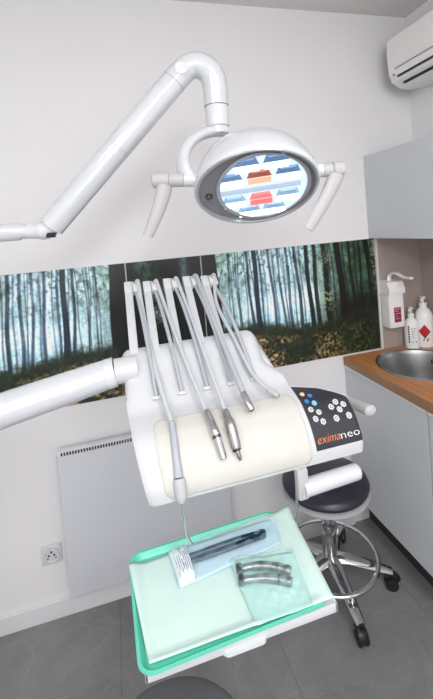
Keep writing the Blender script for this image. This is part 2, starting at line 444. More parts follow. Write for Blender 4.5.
def print_panel(x0, x1, art, label):
    ny, nx, _ = art.shape
    W = x1 - x0
    t = thing('forest_print_panel', label, 'wall picture', (x0 + W / 2, YB, ZB), 'forest picture panels on the back wall')
    MB().box(x0, x1, YB - .006, YB + .0005, ZB, ZT).build('backing', M['white_plastic'], t, smooth=False)
    y = YB - .0068
    vs = [(x0 + .0015 + (W - .003) * i / (nx - 1) - t.location.x, y - t.location.y, ZB + .001 + (ZT - ZB - .002) * j / (ny - 1) - t.location.z) for j in range(ny) for i in range(nx)]
    fs = [(j * nx + i, j * nx + i + 1, (j + 1) * nx + i + 1, (j + 1) * nx + i) for j in range(ny - 1) for i in range(nx - 1)]
    me = bpy.data.meshes.new('print'); me.from_pydata(vs, [], fs)
    lin = np.where(art <= .04045, art / 12.92, ((art + .055) / 1.055) ** 2.4)
    ca = me.color_attributes.new('print', 'FLOAT_COLOR', 'POINT')
    ca.data.foreach_set('color', np.concatenate([lin, np.ones((ny, nx, 1))], axis=2).astype(np.float32).ravel())
    me.materials.append(M['print'])
    o = bpy.data.objects.new('print', me); COL.objects.link(o); o.parent = t
print_panel(-.853, .0362, forest(300, 190, .889, True, True), 'wide misty forest picture panel on the wall behind the unit support arm')
print_panel(.0378, .3592, forest_dark(110, 190, .3214), 'narrow dark tree trunk picture panel behind the upright whip arms')
print_panel(.3608, 1.248, forest(300, 190, .889, False, True), 'wide sunlit forest picture panel on the wall left of the soap dispenser')

# ------------------------------------------------------------------ splashback
o = MB().box(1.262, 1.511, 1.644, 1.6525, .842, 1.402).build('splashback_panel', M['splash'], smooth=False)
tag(o, 'brown grey splashback panel on back wall behind the dispenser and bottles', 'splashback')
o = MB().box(1.511, 1.5195, .4, 1.6525, .842, 1.402).build('splashback_panel', M['splash'], smooth=False)
tag(o, 'brown grey splashback panel on the right wall above the sink', 'splashback')
o = MB().box(1.2495, 1.2615, 1.643, 1.6525, .842, 1.402, .001).build('trim_1', M['splash_edge'], smooth=False); o['kind'] = 'structure'

# ------------------------------------------------------------------ radiator and socket
t = thing('panel_heater', 'pale grey flat electric panel heater on the back wall above the baseboard', 'heater', (.055, 1.6, .1))
MB().box(-.288, .397, 1.6, 1.632, .1, .683, .006).build('housing', M['radiator'], t)
MB().box(-.286, .395, 1.599, 1.633, .672, .692, .004).build('top_rail', M['radiator_top'], t)
g = MB()
for i in range(62):
    x = -.272 + i * .0106
    g.box(x, x + .0062, 1.5975, 1.5995, .6755, .6885)
g.build('grille', M['slot'], t, smooth=False)
for x in (-.2, .31):
    MB().box(x - .02, x + .02, 1.632, 1.653, .3, .6).build('wall_bracket', M['radiator'], t, smooth=False)

t = thing('power_socket', 'white round-well power socket on the wall left of the panel heater', 'socket', (-.349, 1.653, .225))
MB().box(-.388, -.312, 1.644, 1.653, .225, .303, .004).build('cover_plate', M['white_plastic'], t)
Mx = frame((-.349, 1.6438, .264), (0, -1, 0))
MB().lathe([(.0, -.001), (.024, -.001), (.027, .006), (.030, .006), (.031, 0)], Mx, 28).build('well_rim', M['white_plastic'], t)
h = MB()
for x, z, r in ((-.010, -.001, .0034), (.010, -.001, .0034), (0, .012, .0036)):
    h.lathe([(r, .0), (r, .0035), (0, .0035)], Mx @ Matrix.Translation((x, z, 0)), 12)
for a in (40, 140):
    h.box(-.003, .003, -.001, .001, 0, .003, mat=Mx @ Matrix.Translation((.02 * math.cos(math.radians(a)), -.02 * math.sin(math.radians(a)), 0)))
h.build('pin_holes', M['ink'], t, smooth=False)

# ------------------------------------------------------------------ kitchenette
def cabinet(y0, y1, name, label):
    t = thing(name, label, 'cabinet', (1.28, (y0 + y1) / 2, 0), 'base cabinets under the worktop')
    c = MB()
    c.box(1.056, 1.515, y0 + .001, y0 + .018, .15, .80); c.box(1.056, 1.515, y1 - .018, y1 - .001, .15, .80)
    c.box(1.056, 1.515, y0 + .018, y1 - .018, .15, .168)
    c.build('carcass', M['cab_white'], t, smooth=False)
    MB().box(1.037, 1.055, y0 + .0015, y1 - .0015, .152, .783, .0012, 1).build('door', M['cab'], t, smooth=False)
    MB().box(1.034, 1.056, y0 + .0015, y1 - .0015, .785, .799, .001, 1).build('handle_rail', M['cab_white'], t, smooth=False)
    MB().box(1.12, 1.135, y0, y1, .0, .15).build('plinth', M['plinth'], t, smooth=False)
cabinet(1.138, 1.652, 'sink_cabinet', 'pale grey base cabinet under the sink, against the forest wall')
cabinet(.55, 1.136, 'base_cabinet', 'pale grey base cabinet nearer the camera, at the right photo edge')

w = MB()
CX, CY, RH = 1.282, 1.405, .188
def worktop_ring(z):
    n = 64; inner = []; outer = []
    for k in range(n):
        a = 2 * PI * k / n; c, s_ = math.cos(a), math.sin(a)
        inner.append(Vector((CX + RH * c, CY + RH * s_, z)))
        x0, x1, y0, y1 = 1.03, 1.5105, 1.16, 1.6435
        t_ = min(((x1 - CX) / c if c > 1e-9 else (x0 - CX) / c if c < -1e-9 else 9), ((y1 - CY) / s_ if s_ > 1e-9 else (y0 - CY) / s_ if s_ < -1e-9 else 9))
        outer.append(Vector((CX + t_ * c, CY + t_ * s_, z)))
    for (qx, qy) in ((x0, y0), (x0, y1), (x1, y0), (x1, y1)):   # square the corners
        i = min(range(n), key=lambda j: (outer[j].x - qx) ** 2 + (outer[j].y - qy) ** 2); outer[i] = Vector((qx, qy, z))
    return inner, outer
it, ot = worktop_ring(.841); ib, ob = worktop_ring(.801)
w.loft([ib, it, ot, ob, ib], cap=False)
bmesh.ops.remove_doubles(w.bm, verts=w.bm.verts, dist=1e-5)
w.box(1.03, 1.5105, .5, 1.1598, .801, .841)
o = w.build('worktop', M['wood'], smooth=False, loc=(1.275, 1.4, .801))
MB().box(1.0285, 1.0299, .5, 1.6435, .801, .8405).build('front_edge', M['wood_end'], o, smooth=False)
tag(o, 'oiled wood block worktop running along the right wall', 'worktop')
t = thing('sink', 'round stainless steel sink set into the wooden worktop', 'sink', (CX, CY, .68))
MB().lathe([(.201, .1612), (.201, .1628), (.198, .165), (.190, .1648), (.184, .160), (.179, .14), (.171, .06), (.16, .022), (.12, .006), (.03, .0), (.03, -.002), (.125, .003), (.166, .018), (.176, .06), (.182, .14), (.187, .158), (.201, .1612)], Matrix.Translation((CX, CY, .68)), 64, cap=False).build('bowl', M['steel'], t)
MB().lathe([(.034, .001), (.034, .004), (.026, .005), (.02, .002), (0, .002)], Matrix.Translation((CX, CY, .68)), 24).build('drain', M['dark_steel'], t)
d = MB()
for da in (-3, 0, 3):
    a = math.radians(34 + da); r = .1755
    d.lathe([(.0032, 0), (.0032, .003), (0, .003)], frame((CX + r * math.cos(a), CY + r * math.sin(a), .68 + .112), (-math.cos(a), -math.sin(a), .1)) @ Matrix.Scale(3, 4, (0, 1, 0)), 10)
d.build('overflow_slots', M['ink'], t)

t = thing('wall_cabinet', 'pale grey wall cupboard hung over the sink', 'cabinet', (1.37, 1.35, 1.404))
MB().box(1.241, 1.5195, 1.051, 1.652, 1.406, 1.807).build('carcass', M['cab'], t, smooth=False)
MB().box(1.2215, 1.239, 1.05, 1.6525, 1.404, 1.809, .0012, 1).build('door', M['cab'], t, smooth=False)
M['bottle_white'] = pm('bottle_white', '#f0f0ef', .35, vary=.01)
# soap dispenser on the back wall
t = thing('soap_dispenser', 'white wall soap dispenser with long elbow lever and maroon label', 'dispenser', (1.3070, 1.644, .955))
Mx = frame((1.3040, 1.6438, 0), (0, -1, 0), (1, 0, 0))            # local x = X, y = -Z, z = towards the room
def dz(ol): return [(x, -z) for x, z in ol]
MB().box(1.2620, 1.3480, 1.585, 1.6435, .957, 1.172, .007).build('housing', M['bottle_white'], t)
c = MB()
c.loft([[(1.2590, y, z) for y, z in ((1.6435, 1.125), (1.576, 1.125), (1.574, 1.15), (1.59, 1.183), (1.6435, 1.188))], [(1.3510, y, z) for y, z in ((1.6435, 1.125), (1.576, 1.125), (1.574, 1.15), (1.59, 1.183), (1.6435, 1.188))]])
c.build('pump_cover', M['bottle_white'], t)
lv = MB(); lv.tube(spline([(1.3050, 1.628, 1.176), (1.3050, 1.625, 1.205), (1.3050, 1.605, 1.222), (1.3050, 1.57, 1.226), (1.3050, 1.52, 1.212), (1.3050, 1.478, 1.213)], 6), .0085, 12, flat=(.7, 1.5))
lv.build('elbow_lever', M['bottle_white'], t)
MB().box(1.2850, 1.3280, 1.5838, 1.5848, .978, 1.09).build('label', M['white_ink'], t, smooth=False)
p = MB().box(1.2870, 1.3260, 1.583, 1.5838, .985, 1.058).build('label_print', M['maroon'], t, smooth=False)
q = MB()
for z, a, b in ((1.05, 1.2910, 1.3200), (1.04, 1.2910, 1.3120), (1.028, 1.293, 1.322), (1.015, 1.291, 1.307), (1.003, 1.292, 1.319)):
    q.box(a, b, 1.5822, 1.583, z - .002, z + .002)
q.build('text_lines', pm('pink_ink', '#d79bab', .5, vary=.02), p, smooth=False)

def pump_bottle(name, x, y, r, hb, hs, label, group=None):
    t = thing(name, label, 'bottle', (x, y, .8412), group)
    T = Matrix.Translation((x, y, .8412))
    MB().lathe([(0, 0), (r * .94, 0), (r, .006), (r, hb), (r * .93, hb + hs * .35), (r * .7, hb + hs * .75), (r * .42, hb + hs), (r * .36, hb + hs + .006), (0, hb + hs + .006)], T, 32).build('body', M['bottle_white'], t)
    z = hb + hs + .006
    pump = MB().lathe([(r * .44, z), (r * .44, z + .017), (r * .3, z + .019), (r * .14, z + .021), (r * .14, z + .036), (r * .3, z + .037), (r * .32, z + .047), (0, z + .049)], T, 24).build('pump', M['bottle_white'], t)
    zz = .8412 + z + .042
    MB().tube(spline([(x, y, zz), (x - r * .6, y - r * .5, zz + .001), (x - r * .95, y - r * .75, zz - .004)], 5), .0042, 10).build('nozzle', M['bottle_white'], pump)
    return t
def on_side(x, y, r, a, z):
    """matrix on a bottle's side at bearing a (radians), z up"""
    return frame((x + r * math.cos(a), y + r * math.sin(a), z), (math.cos(a), math.sin(a), 0), (-math.sin(a), math.cos(a), 0))
def wrap(mb, x, y, r, poly, a0, z0):
    """a curved sheet on the bottle: poly of (arc, height)"""
    f = [mb.bm.verts.new((x + r * math.cos(a0 + u / r), y + r * math.sin(a0 + u / r), z0 + v)) for u, v in poly]
    mb.bm.faces.new(f)
bx, by, br_ = 1.399, 1.604, .034
t = pump_bottle('soap_bottle', bx, by, br_, .118, .03, 'smaller white pump bottle with black print behind the sink')
A0 = math.atan2(-by, -bx)
q = MB()
for k in range(7):                                                  # upright lettering at the left of the label
    z = .03 + k * .0125
    wrap(q, bx, by, br_ + .0006, [(-.017, z), (-.010, z), (-.010, z + .0095), (-.017, z + .0095)], A0, .8412)
for z, a, b, hgt in ((.098, .0, .016, .007), (.088, .001, .014, .003), (.03, .002, .02, .012)):
    wrap(q, bx, by, br_ + .0006, [(a, z), (b, z), (b, z + hgt), (a, z + hgt)], A0, .8412)
q.build('label_print', M['ink'], t, smooth=False)
q = MB()
for z, b in ((.078, .015), (.072, .012), (.066, .016), (.06, .011), (.054, .014)):
    wrap(q, bx, by, br_ + .0006, [(.001, z), (b, z), (b, z + .0022), (.001, z + .0022)], A0, .8412)
q.build('small_print', M['grey_ink'], t, smooth=False)
bx, by, br_ = 1.468, 1.596, .0415
t = pump_bottle('soap_bottle', bx, by, br_, .15, .045, 'larger white pump bottle with red diamond label beside the sink')
A0 = math.atan2(-by, -bx)
q = MB()
L = [(-.026, .078), (.004, .112), (.012, .118), (.014, .05), (.004, .046)]
wrap(q, bx, by, br_ + .0008, [(-.026, .08), (-.012, .098), (-.012, .062)], A0, .8412)
wrap(q, bx, by, br_ + .0008, [(-.012, .062), (-.012, .098), (.002, .116), (.002, .046)], A0, .8412)
wrap(q, bx, by, br_ + .0008, [(.002, .046), (.002, .116), (.016, .098), (.016, .064)], A0, .8412)
wrap(q, bx, by, br_ + .0008, [(.016, .064), (.016, .098), (.03, .08)], A0, .8412)
q.build('red_diamond', M['red'], t, smooth=False)
q = MB()
for u, z, s_ in ((-.022, .042, .004), (-.006, .034, .008), (-.001, .046, .010), (.010, .032, .009), (.018, .04, .006)):
    wrap(q, bx, by, br_ + .0012, [(u, z), (u + s_ * .6, z), (u + s_ * .6, z + s_ * 1.4), (u, z + s_ * 1.4)], A0, .8412)
q.build('label_print', M['ink'], t, smooth=False)

# ------------------------------------------------------------------ air conditioner
t = thing('air_conditioner', 'white split air conditioner high on the right wall', 'air conditioner', (1.45, 1.14, 2.1))
prof = [(1.519, 2.335), (1.36, 2.335), (1.325, 2.33), (1.312, 2.318), (1.306, 2.26), (1.31, 2.165), (1.325, 2.128), (1.365, 2.104), (1.41, 2.098), (1.519, 2.112)]
MB().loft([[(x, y, z) for x, z in prof] for y in (.75, 1.545)]).build('housing', pm('aircon_white', '#eceae8', .4, vary=.01), t, ang=25)
MB().box(1.304, 1.311, .78, 1.50, 2.1745, 2.1775).build('panel_seam', M['mid_grey'], t, smooth=False)
MB().loft([[(x, y, z) for x, z in ((1.3125, 2.1435), (1.3165, 2.136), (1.320, 2.139), (1.316, 2.1465))] for y in (.78, 1.497)]).build('outlet_louvre', M['slot'], t, smooth=False)
MB().loft([[(x, y, z) for x, z in ((1.342, 2.1155), (1.353, 2.1078), (1.356, 2.114), (1.345, 2.121))] for y in (.78, 1.497)]).build('lower_outlet', M['slot'], t, smooth=False)
MB().box(1.3055, 1.312, 1.508, 1.516, 2.148, 2.156, .001).build('indicator_light', M['mid_grey'], t, smooth=False)

# ------------------------------------------------------------------ stool
SX, SY = .751, 1.402
t = thing('swivel_stool', 'round swivel stool with navy seat and chrome five star base', 'stool', (SX, SY, 0))
T = Matrix.Translation((SX, SY, 0))
MB().lathe([(0, .400), (.145, .400), (.166, .405), (.175, .414), (.175, .427), (.168, .429), (0, .429)], T, 56).build('seat_pan', M['grey_plastic'], t)
MB().lathe([(.0, .429), (.160, .429), (.171, .436), (.174, .446), (.170, .457), (.158, .466), (.14, .474), (.11, .480), (.06, .484), (0, .485)], T, 56).build('seat', M['vinyl'], t)
MB().lathe([(0, .085), (.028, .085), (.030, .10), (.028, .23), (.022, .235), (.022, .25), (.026, .255), (.026, .265), (.0165, .27), (.0165, .385), (.035, .394), (.06, .4), (0, .4)], T, 28).build('gas_column', M['chrome'], t)
MB().tube([(SX + .185 * math.cos(2 * PI * k / 60), SY + .185 * math.sin(2 * PI * k / 60), .131) for k in range(61)], .0085, 10, cap=False).build('foot_ring', M['chrome'], t)
for k in range(5):
    a = math.radians(-96 + 72 * k); c, s_ = math.cos(a), math.sin(a)
    def P(r, z): return (SX + r * c, SY + r * s_, z)
    lg = MB().tube(spline([P(.012, .118), P(.06, .115), (P(.13, .1)), P(.19, .084), P(.238, .072)], 5), [.034 - .0008 * i for i in range(21)], 12, flat=(.6, .95)).build('base_leg', M['chrome'], t)
    if k in (0, 2, 4):
        MB().tube([P(.176, .096), P(.182, .128)], .006, 8).build('ring_bracket', M['chrome'], lg)
    ca = MB(); px, py = -s_, c
    for o_ in (-.012, .012):
        ca.lathe([(0, -.008), (.017, -.008), (.024, -.006), (.0255, 0), (.024, .006), (.017, .008), (0, .008)], frame((SX + .235 * c + px * o_, SY + .235 * s_ + py * o_, .0256), (px, py, 0)), 24)
    ca.tube(spline([P(.258, .03), P(.25, .048), P(.232, .056), P(.212, .046)], 4), .011, 10, flat=(.5, 1.7))
    ca.tube([P(.235, .05), P(.235, .075)], .009, 10)
    ca.tube([(SX + .235 * c - px * .022, SY + .235 * s_ - py * .022, .0256), (SX + .235 * c + px * .022, SY + .235 * s_ + py * .022, .0256)], .0065, 10)
    ca.build('caster', M['black_plastic'], lg)

# ------------------------------------------------------------------ delivery unit
F = [Vector((y, z)) for y, z in ((.800, .950), (.797, .975), (.803, .998), (.822, 1.031), (.845, 1.054), (.8626, 1.068), (.895, 1.080), (.927, 1.090), (.95, 1.110), (.985, 1.143), (1.015, 1.183), (1.037, 1.203), (1.06, 1.210))]
FS = [0.]
for a, b in zip(F[:-1], F[1:]): FS.append(FS[-1] + (b - a).length)
def fr(s):
    """front profile at arc length s -> (y, z), outward normal"""
    i = max(0, min(len(F) - 2, next((k for k in range(len(F) - 1) if FS[k + 1] >= s), len(F) - 2)))
    def at(j): return F[max(0, min(len(F) - 1, j))]
    u = (s - FS[i]) / (FS[i + 1] - FS[i])
    p0, p1, p2, p3 = at(i - 1), at(i), at(i + 1), at(i + 2)
    p = .5 * ((2 * p1) + (p2 - p0) * u + (2 * p0 - 5 * p1 + 4 * p2 - p3) * u * u + (3 * p1 - p0 - 3 * p2 + p3) * u ** 3)
    tg = .5 * ((p2 - p0) + 2 * (2 * p0 - 5 * p1 + 4 * p2 - p3) * u + 3 * (3 * p1 - p0 - 3 * p2 + p3) * u * u)
    tg.normalize()
    return p, Vector((-tg.y, tg.x)) if tg.x >= 0 or True else None
def top(X):
    """arc length where the right wing's top edge lies"""
    pts = ((.40, .2056), (.411, .2056), (.4771, .181), (.5095, .159), (.5381, .1356), (.55, .12))
    for (a, sa), (b, sb) in zip(pts[:-1], pts[1:]):
        if X <= b: return sa + (sb - sa) * (X - a) / (b - a)
    return pts[-1][1]
slots = (.069, .132, .197, .261, .325)
unit = thing('dental_delivery_unit', 'white dental instrument console on a swing arm, hanging over the mint tray', 'dental unit', (.27, .93, .93))
N1, N2 = 26, 22
loops = []
xs = [.004, .008, .016] + [.03 + .006 * i for i in range(58)] + [.378, .386, .394, .401, .406, .4085, .411, .4125, .42] + [.43 + .01 * i for i in range(11)] + [.536, .5395, .5415]
sc_ = FS[8]
for X in xs:
    wing = X > .4105
    L = []
    s1 = top(X) if wing else sc_
    endr = max(0, (.016 - X) / .012) * .006 + (max(0, (X - .53) / .0115) ** 2 * .007 if wing else 0)
    for i in range(N1):
        s = s1 * i / (N1 - 1); p, n = fr(s); p = p - n * endr
        L.append((X, p.x, p.y))
    if not wing:
        rd = max(0, (X - .365) / .046); drop = .035 * (1 - math.sqrt(max(0, 1 - min(1, rd) ** 2)))
        lft = max(0, (.03 - X) / .026); drop = max(drop, .012 * (1 - math.sqrt(max(0, 1 - min(1, lft) ** 2))))
        for i in range(1, N2 + 1):
            s = sc_ + (FS[-1] - sc_) * i / N2; p, n = fr(s)
            wv = math.sin(PI * min(1, i / (N2 * .55))) if i < N2 * .55 else 0
            near = sum(math.exp(-((X - xx) / .014) ** 2) for xx in slots)
            p = p + n * (.0035 * (1 - near) * wv) - n * (drop * min(1, i / 6) + endr)
            L.append((X, p.x, p.y))
        yb = L[-1][1]; zt = L[-1][2]
        back = [(X, yb + .012, zt - .006), (X, yb + .016, zt - .02), (X, yb + .012, 1.10), (X, 1.02, .985), (X, .95, .945), (X, .88, .937), (X, .82, .94)]
    else:
        p, n = fr(s1); yt, zt = p.x, p.y
        ye = .93 - .06 * max(0, (X - .45) / .09)
        for i in range(1, N2 + 1):
            f_ = i / N2; a = f_ * PI / 2
            L.append((X, yt + (.018) * math.sin(a), zt - .022 * (1 - math.cos(a)) + .002 * math.sin(PI * f_)))
        back = [(X, yt + .020, zt - .03), (X, yt + .020, zt - .045), (X, yt + .018, .985), (X, yt + .008, .955), (X, yt - .01, .943), (X, yt - .03, .94), (X, .82, .942)]
    loops.append(L + back)
# the sheath tapers: a little narrower at the foot of the left end
for L in loops:
    for i, (x, y, z) in enumerate(L):
        k = max(0, 1 - (x - .004) / .15)
        w_ = max(0, min(1, (y - .95) / .09)) * max(0, min(1, (z - 1.08) / .05))
        w2 = max(0, min(1, (y - .945) / .05)) * max(0, min(1, (z - 1.09) / .05)); w2 = w2 * w2 * (3 - 2 * w2)
        xr = max(0, x - .25) / .161
        L[i] = (x - k * .009 + k * .029 * max(0, min(1, (1.10 - z) / .15)) - .034 * xr * w2, y, z + .004 * w_ * max(0, x) / .38)
MB().loft(loops).build('console_body', M['white_shell'], unit, ang=50)

def sheet(x_of, s0, s1, off, ns=24, nx=14, round_=0.):
    """a skin laid on the front profile between x_of(s) limits"""
    g = []
    for j in range(ns + 1):
        s = s0 + (s1 - s0) * j / ns; xa, xb = x_of(s)
        p, n = fr(s); q = p + n * off
        g.append([(xa + (xb - xa) * i / nx, q.x, q.y) for i in range(nx + 1)])
    return g
# cream silicone mat with its soft raised edge
def mat_x(s):
    e = min((s - .012) / .02, (.176 - s) / .02, 1); e = max(0, e); r = .012 * (1 - math.sqrt(max(0, 1 - (1 - e) ** 2)))
    return .054 + r + .01 * max(0, (.09 - s) / .09), .398 - r
g1 = sheet(mat_x, .012, .176, .0032, 40, 40); g0 = sheet(lambda s: (mat_x(s)[0] - .004, mat_x(s)[1] + .004), .008, .18, .0004, 40, 40)
mm = MB(); mm.loft(g1, cap=False, closed=False)
e1 = [r[0] for r in g1] + g1[-1][1:] + [r[-1] for r in g1[::-1]][1:] + g1[0][::-1][1:-1]
e0 = [r[0] for r in g0] + g0[-1][1:] + [r[-1] for r in g0[::-1]][1:] + g0[0][::-1][1:-1]
mm.loft([e0, e1], cap=False)
bmesh.ops.remove_doubles(mm.bm, verts=mm.bm.verts, dist=1e-5)
o = mm.build('silicone_mat', M['cream'], unit, ang=60); o['label'] = 'cream silicone mat'
# dark key panel
g = []
nx = 30
for j in range(25):
    row = []
    for i in range(nx + 1):
        u = i / nx; X = .4125 + (.5385 - .4125) * u
        sa = .0318; sb = top(X) - .004
        s = sa + (sb - sa) * j / 24
        p, n = fr(s); ex = max(0, (X - .53) / .0115) ** 2 * .007
        q = p + n * (.0009 - ex)
        row.append((X, q.x, q.y))
    g.append(row)
panel = MB().loft(g, cap=False, closed=False).build('control_panel', M['panel'], unit, ang=60, solid=0); panel['label'] = 'dark key panel'
def onp(X, s, off):
    p, n = fr(s); ex = max(0, (X - .53) / .0115) ** 2 * .007
    q = p + n * (off - ex); return Vector((X, q.x, q.y))
def key(X, s, r, mat, name='button', glyph=True):
    k = MB(); lo = []; hi = []
    for i in range(6):
        a = PI / 6 + i * PI / 3; lo.append(onp(X + r * math.cos(a), s + r * math.sin(a), .0008)); hi.append(onp(X + r * .93 * math.cos(a), s + r * .93 * math.sin(a), .0018))
    k.loft([lo, hi]); b = k.build(name, mat, panel, smooth=False)
    if glyph:
        g = MB(); rr = r * .5; n_ = 10
        a_ = [onp(X + rr * math.cos(2 * PI * i / n_), s + rr * math.sin(2 * PI * i / n_), .0021) for i in range(n_)]
        b_ = [onp(X + rr * .6 * math.cos(2 * PI * i / n_), s + rr * .6 * math.sin(2 * PI * i / n_), .0021) for i in range(n_)]
        va = [g.bm.verts.new(v) for v in a_]; vb = [g.bm.verts.new(v) for v in b_]
        for i in range(n_): g.bm.faces.new((va[i], va[(i + 1) % n_], vb[(i + 1) % n_], vb[i]))
        me_o = g.build('button_mark', M['grey_ink'], panel, smooth=False)
    return b
key(.4283, .1672, .0068, M['yellow_btn'], glyph=False)
key(.4450, .1585, .0068, M['blue_btn'], glyph=False)
key(.4283, .1435, .0068, M['blue_btn'], glyph=False)
key(.4450, .1345, .0074, M['sky_btn'], glyph=False)
for X, s in ((.4293, .1205), (.4465, .1107), (.4317, .0975), (.4480, .0885)): key(X, s, .0076, M['white_plastic'])
for X, s in ((.5002, .1265), (.5178, .1165), (.4835, .1165), (.5022, .1065), (.4845, .0890), (.5192, .0890)): key(X, s, .0082, M['white_plastic'])
def words(txt, x0, x1, s0, size, shear, mat, name):
    vs, fs = letters(txt, 1., shear)
    ax = min(v[0] for v in vs); bx_ = max(v[0] for v in vs)
    k = (x1 - x0) / (bx_ - ax); m = MB()
    V = [m.bm.verts.new(onp(x0 + (x - ax) * k, s0 + y * size, .0019)) for x, y in vs]
    for f in fs:
        try: m.bm.faces.new([V[i] for i in f])
        except ValueError: pass
    m.build(name, mat, panel, smooth=False)
words('exima', .4190, .4790, .0455, .0265, .35, M['orange'], 'lettering')
words('neo', .4810, .5320, .0455, .0235, .0, M['white_ink'], 'lettering')

# whip arms that carry the hoses
ca_, sa_ = math.cos(math.radians(43.5)), math.sin(math.radians(43.5))
U = Vector((0, ca_, sa_))
wb = ((.027, 1.05, 1.205), (.083, 1.05, 1.205), (.146, 1.05, 1.205), (.209, 1.05, 1.205), (.268, 1.05, 1.205))
wl = (.236, .230, .232, .232, .226)
drift = (.004, .004, .004, .003, .002)
tops = []
for B, Ln, dx in zip(wb, wl, drift):
    B = Vector(B); E = B + U * Ln + Vector((dx, 0, 0)); d_ = (E - B).normalized()
    ang = Matrix.Rotation(math.radians(0), 4, 'X')
    Mx = frame(B, d_, (1, 0, 0))
    a = MB(); a.box(-.0115, .0115, -.008, .008, -.012, Ln - .03, .003, mat=Mx)
    arm = a.build('whip_arm', M['white_shell'], unit)
    h = MB(); h.box(-.012, .012, -.011, .011, Ln - .042, Ln, .003, mat=Mx); h.build('arm_head', M['white_plastic'], arm)
    q = MB()
    c_ = E - d_ * .022
    Mp = frame(c_ + Vector((.024, 0, 0)), (1, 0, 0), d_)
    q.lathe([(.0, -.0115), (.021, -.0115), (.0225, -.0085), (.014, -.002), (.014, .002), (.0225, .0085), (.021, .0115), (0, .0115)], Mp, 28)
    q.tube([c_, c_ + Vector((.034, 0, 0))], .005, 10)
    q.build('pulley', M['white_plastic'], arm)
    MB().box(-.0105, .0125, -.0065, .0065, -.016, .013, .004, mat=frame(c_ + Vector((.0245, -.0165, .004)), d_, (1, 0, 0))).build('hose_clip', M['white_plastic'], arm)
    tops.append(c_ + Vector((.024, 0, 0)))
for xx in slots:
    MB().box(xx - .011, xx + .011, -.004, .004, -.003, .006, .0025, mat=Matrix.Translation((0, .947, 1.113)) @ Matrix.Rotation(math.radians(45), 4, 'X')).build('hose_socket', M['white_plastic'], unit)
# support arm to the left
ar = MB(); ar.tube(spline([(-.66, 1.02, 1.055), (-.45, 1.02, 1.093), (-.30, 1.02, 1.121), (-.15, 1.02, 1.148), (-.046, 1.02, 1.167)], 8), [.047 - .0003 * i for i in range(33)], 28)
ar.build('support_arm', M['white_gloss'], unit)
MB().tube([(-.047, 1.02, 1.167), (-.026, 1.02, 1.170)], .0375, 28).build('arm_collar', M['white_plastic'], unit)
MB().tube([(-.026, 1.02, 1.170), (.03, 1.02, 1.172)], .0325, 28).build('arm_joint', M['white_shell'], unit)
st = MB(); st.lathe([(.16, 0), (.16, .03), (.06, .05), (.045, .08), (.045, 1.60), (0, 1.61)], Matrix.Translation((-.66, 1.08, 0)), 28); st.build('stand_column', M['white_shell'], unit)
# grip under the key panel
gr = MB(); gr.box(.356, .384, .790, .812, .879, .952, .007)
gr.build('grip_stem', M['handle_grey'], unit)
gp = MB(); gp.tube([(.372, .800, .9015), (.385, .800, .902), (.508, .800, .9065), (.517, .800, .907), (.522, .800, .907)], [.0195, .0195, .0185, .0175, .012], 24)
gp.build('grip', M['white_shell'], unit)
MB().lathe([(0, 0), (.007, 0), (.007, .0015), (0, .0015)], frame((.370, .7895, .892), (0, -1, 0)), 16).build('screw_cap', M['grey_plastic'], unit)
# side handle on the console's right end
sd = MB(); sd.tube(spline([(.530, .965, .995), (.560, .985, .993), (.588, .972, .995), (.600, .93, 1.003), (.603, .865, 1.012), (.603, .85, 1.013)], 6), [.0155] * 27 + [.015, .014, .012, .008], 20, flat=(.95, 1.1))
sd.build('side_handle', M['handle_grey'], unit)
# tray holder hung under the console
th = MB(); th.box(-.012, .345, .630, .876, .784, .7965, .004)
th.build('tray_holder', M['white_plastic'], unit)
rim = MB(); rim.box(-.013, .346, .6295, .635, .781, .7985, .002); rim.box(-.013, -.007, .6295, .877, .781, .7985, .002); rim.box(.340, .346, .6295, .877, .781, .7985, .002)
rim.build('holder_rim', M['white_shell'], unit)
tb = MB(); tb.prism([(.118, .634), (.204, .634), (.197, .6255), (.191, .624), (.132, .624), (.126, .6255)], .7795, .7865); tb.build('pull_tab', M['white_plastic'], unit)
hg = MB(); hg.tube(spline([(.371, .83, .955), (.371, .83, .90), (.366, .83, .84), (.352, .83, .797), (.33, .83, .790)], 6), .004, 10); hg.build('holder_bracket', M['steel'], unit)

# hoses and instruments (each lifts off its whip arm)
def hose(pts, r, mat, parent, name='hose', n=9): return MB().tube(spline(pts, n), r, 12).build(name, mat, parent)
def over(i, start, end, sagA, sagB, dx=0.):
    """slot -> up over the pulley -> down to the instrument"""
    t_ = tops[i]; S = Vector(start); E = Vector(end); r = .0185
    up = t_ + Vector((-.003, -.004, .0185)); fw = t_ + Vector((.004, .010, .017))
    A = [S]
    lo = t_ + Vector((-.002, -.019, -.004))
    for k in (.25, .5, .75): A.append(S.lerp(lo, k) + Vector((0, sagA * .4, -sagA)) * (4 * k * (1 - k)))
    A += [lo, t_ + Vector((-.001, -.010, .0155)), t_ + Vector((.001, .003, .0185)), ]
    return A
def strandB(i, end, sag, side=0.):
    t_ = tops[i]; E = Vector(end); S = t_ + Vector((.003, .003, .0185)); out = [t_ + Vector((.001, .012, .0125)), S, t_ + Vector((.006, -.012, .018))]
    S2 = out[-1]
    for k in (.15, .3, .5, .7, .88): out.append(S2.lerp(E, k) + Vector((side, 0, -sag)) * (4 * k * (1 - k)))
    out.append(E); return out
G = 'instruments resting on the console'
rear_mat = M['hose_grey']
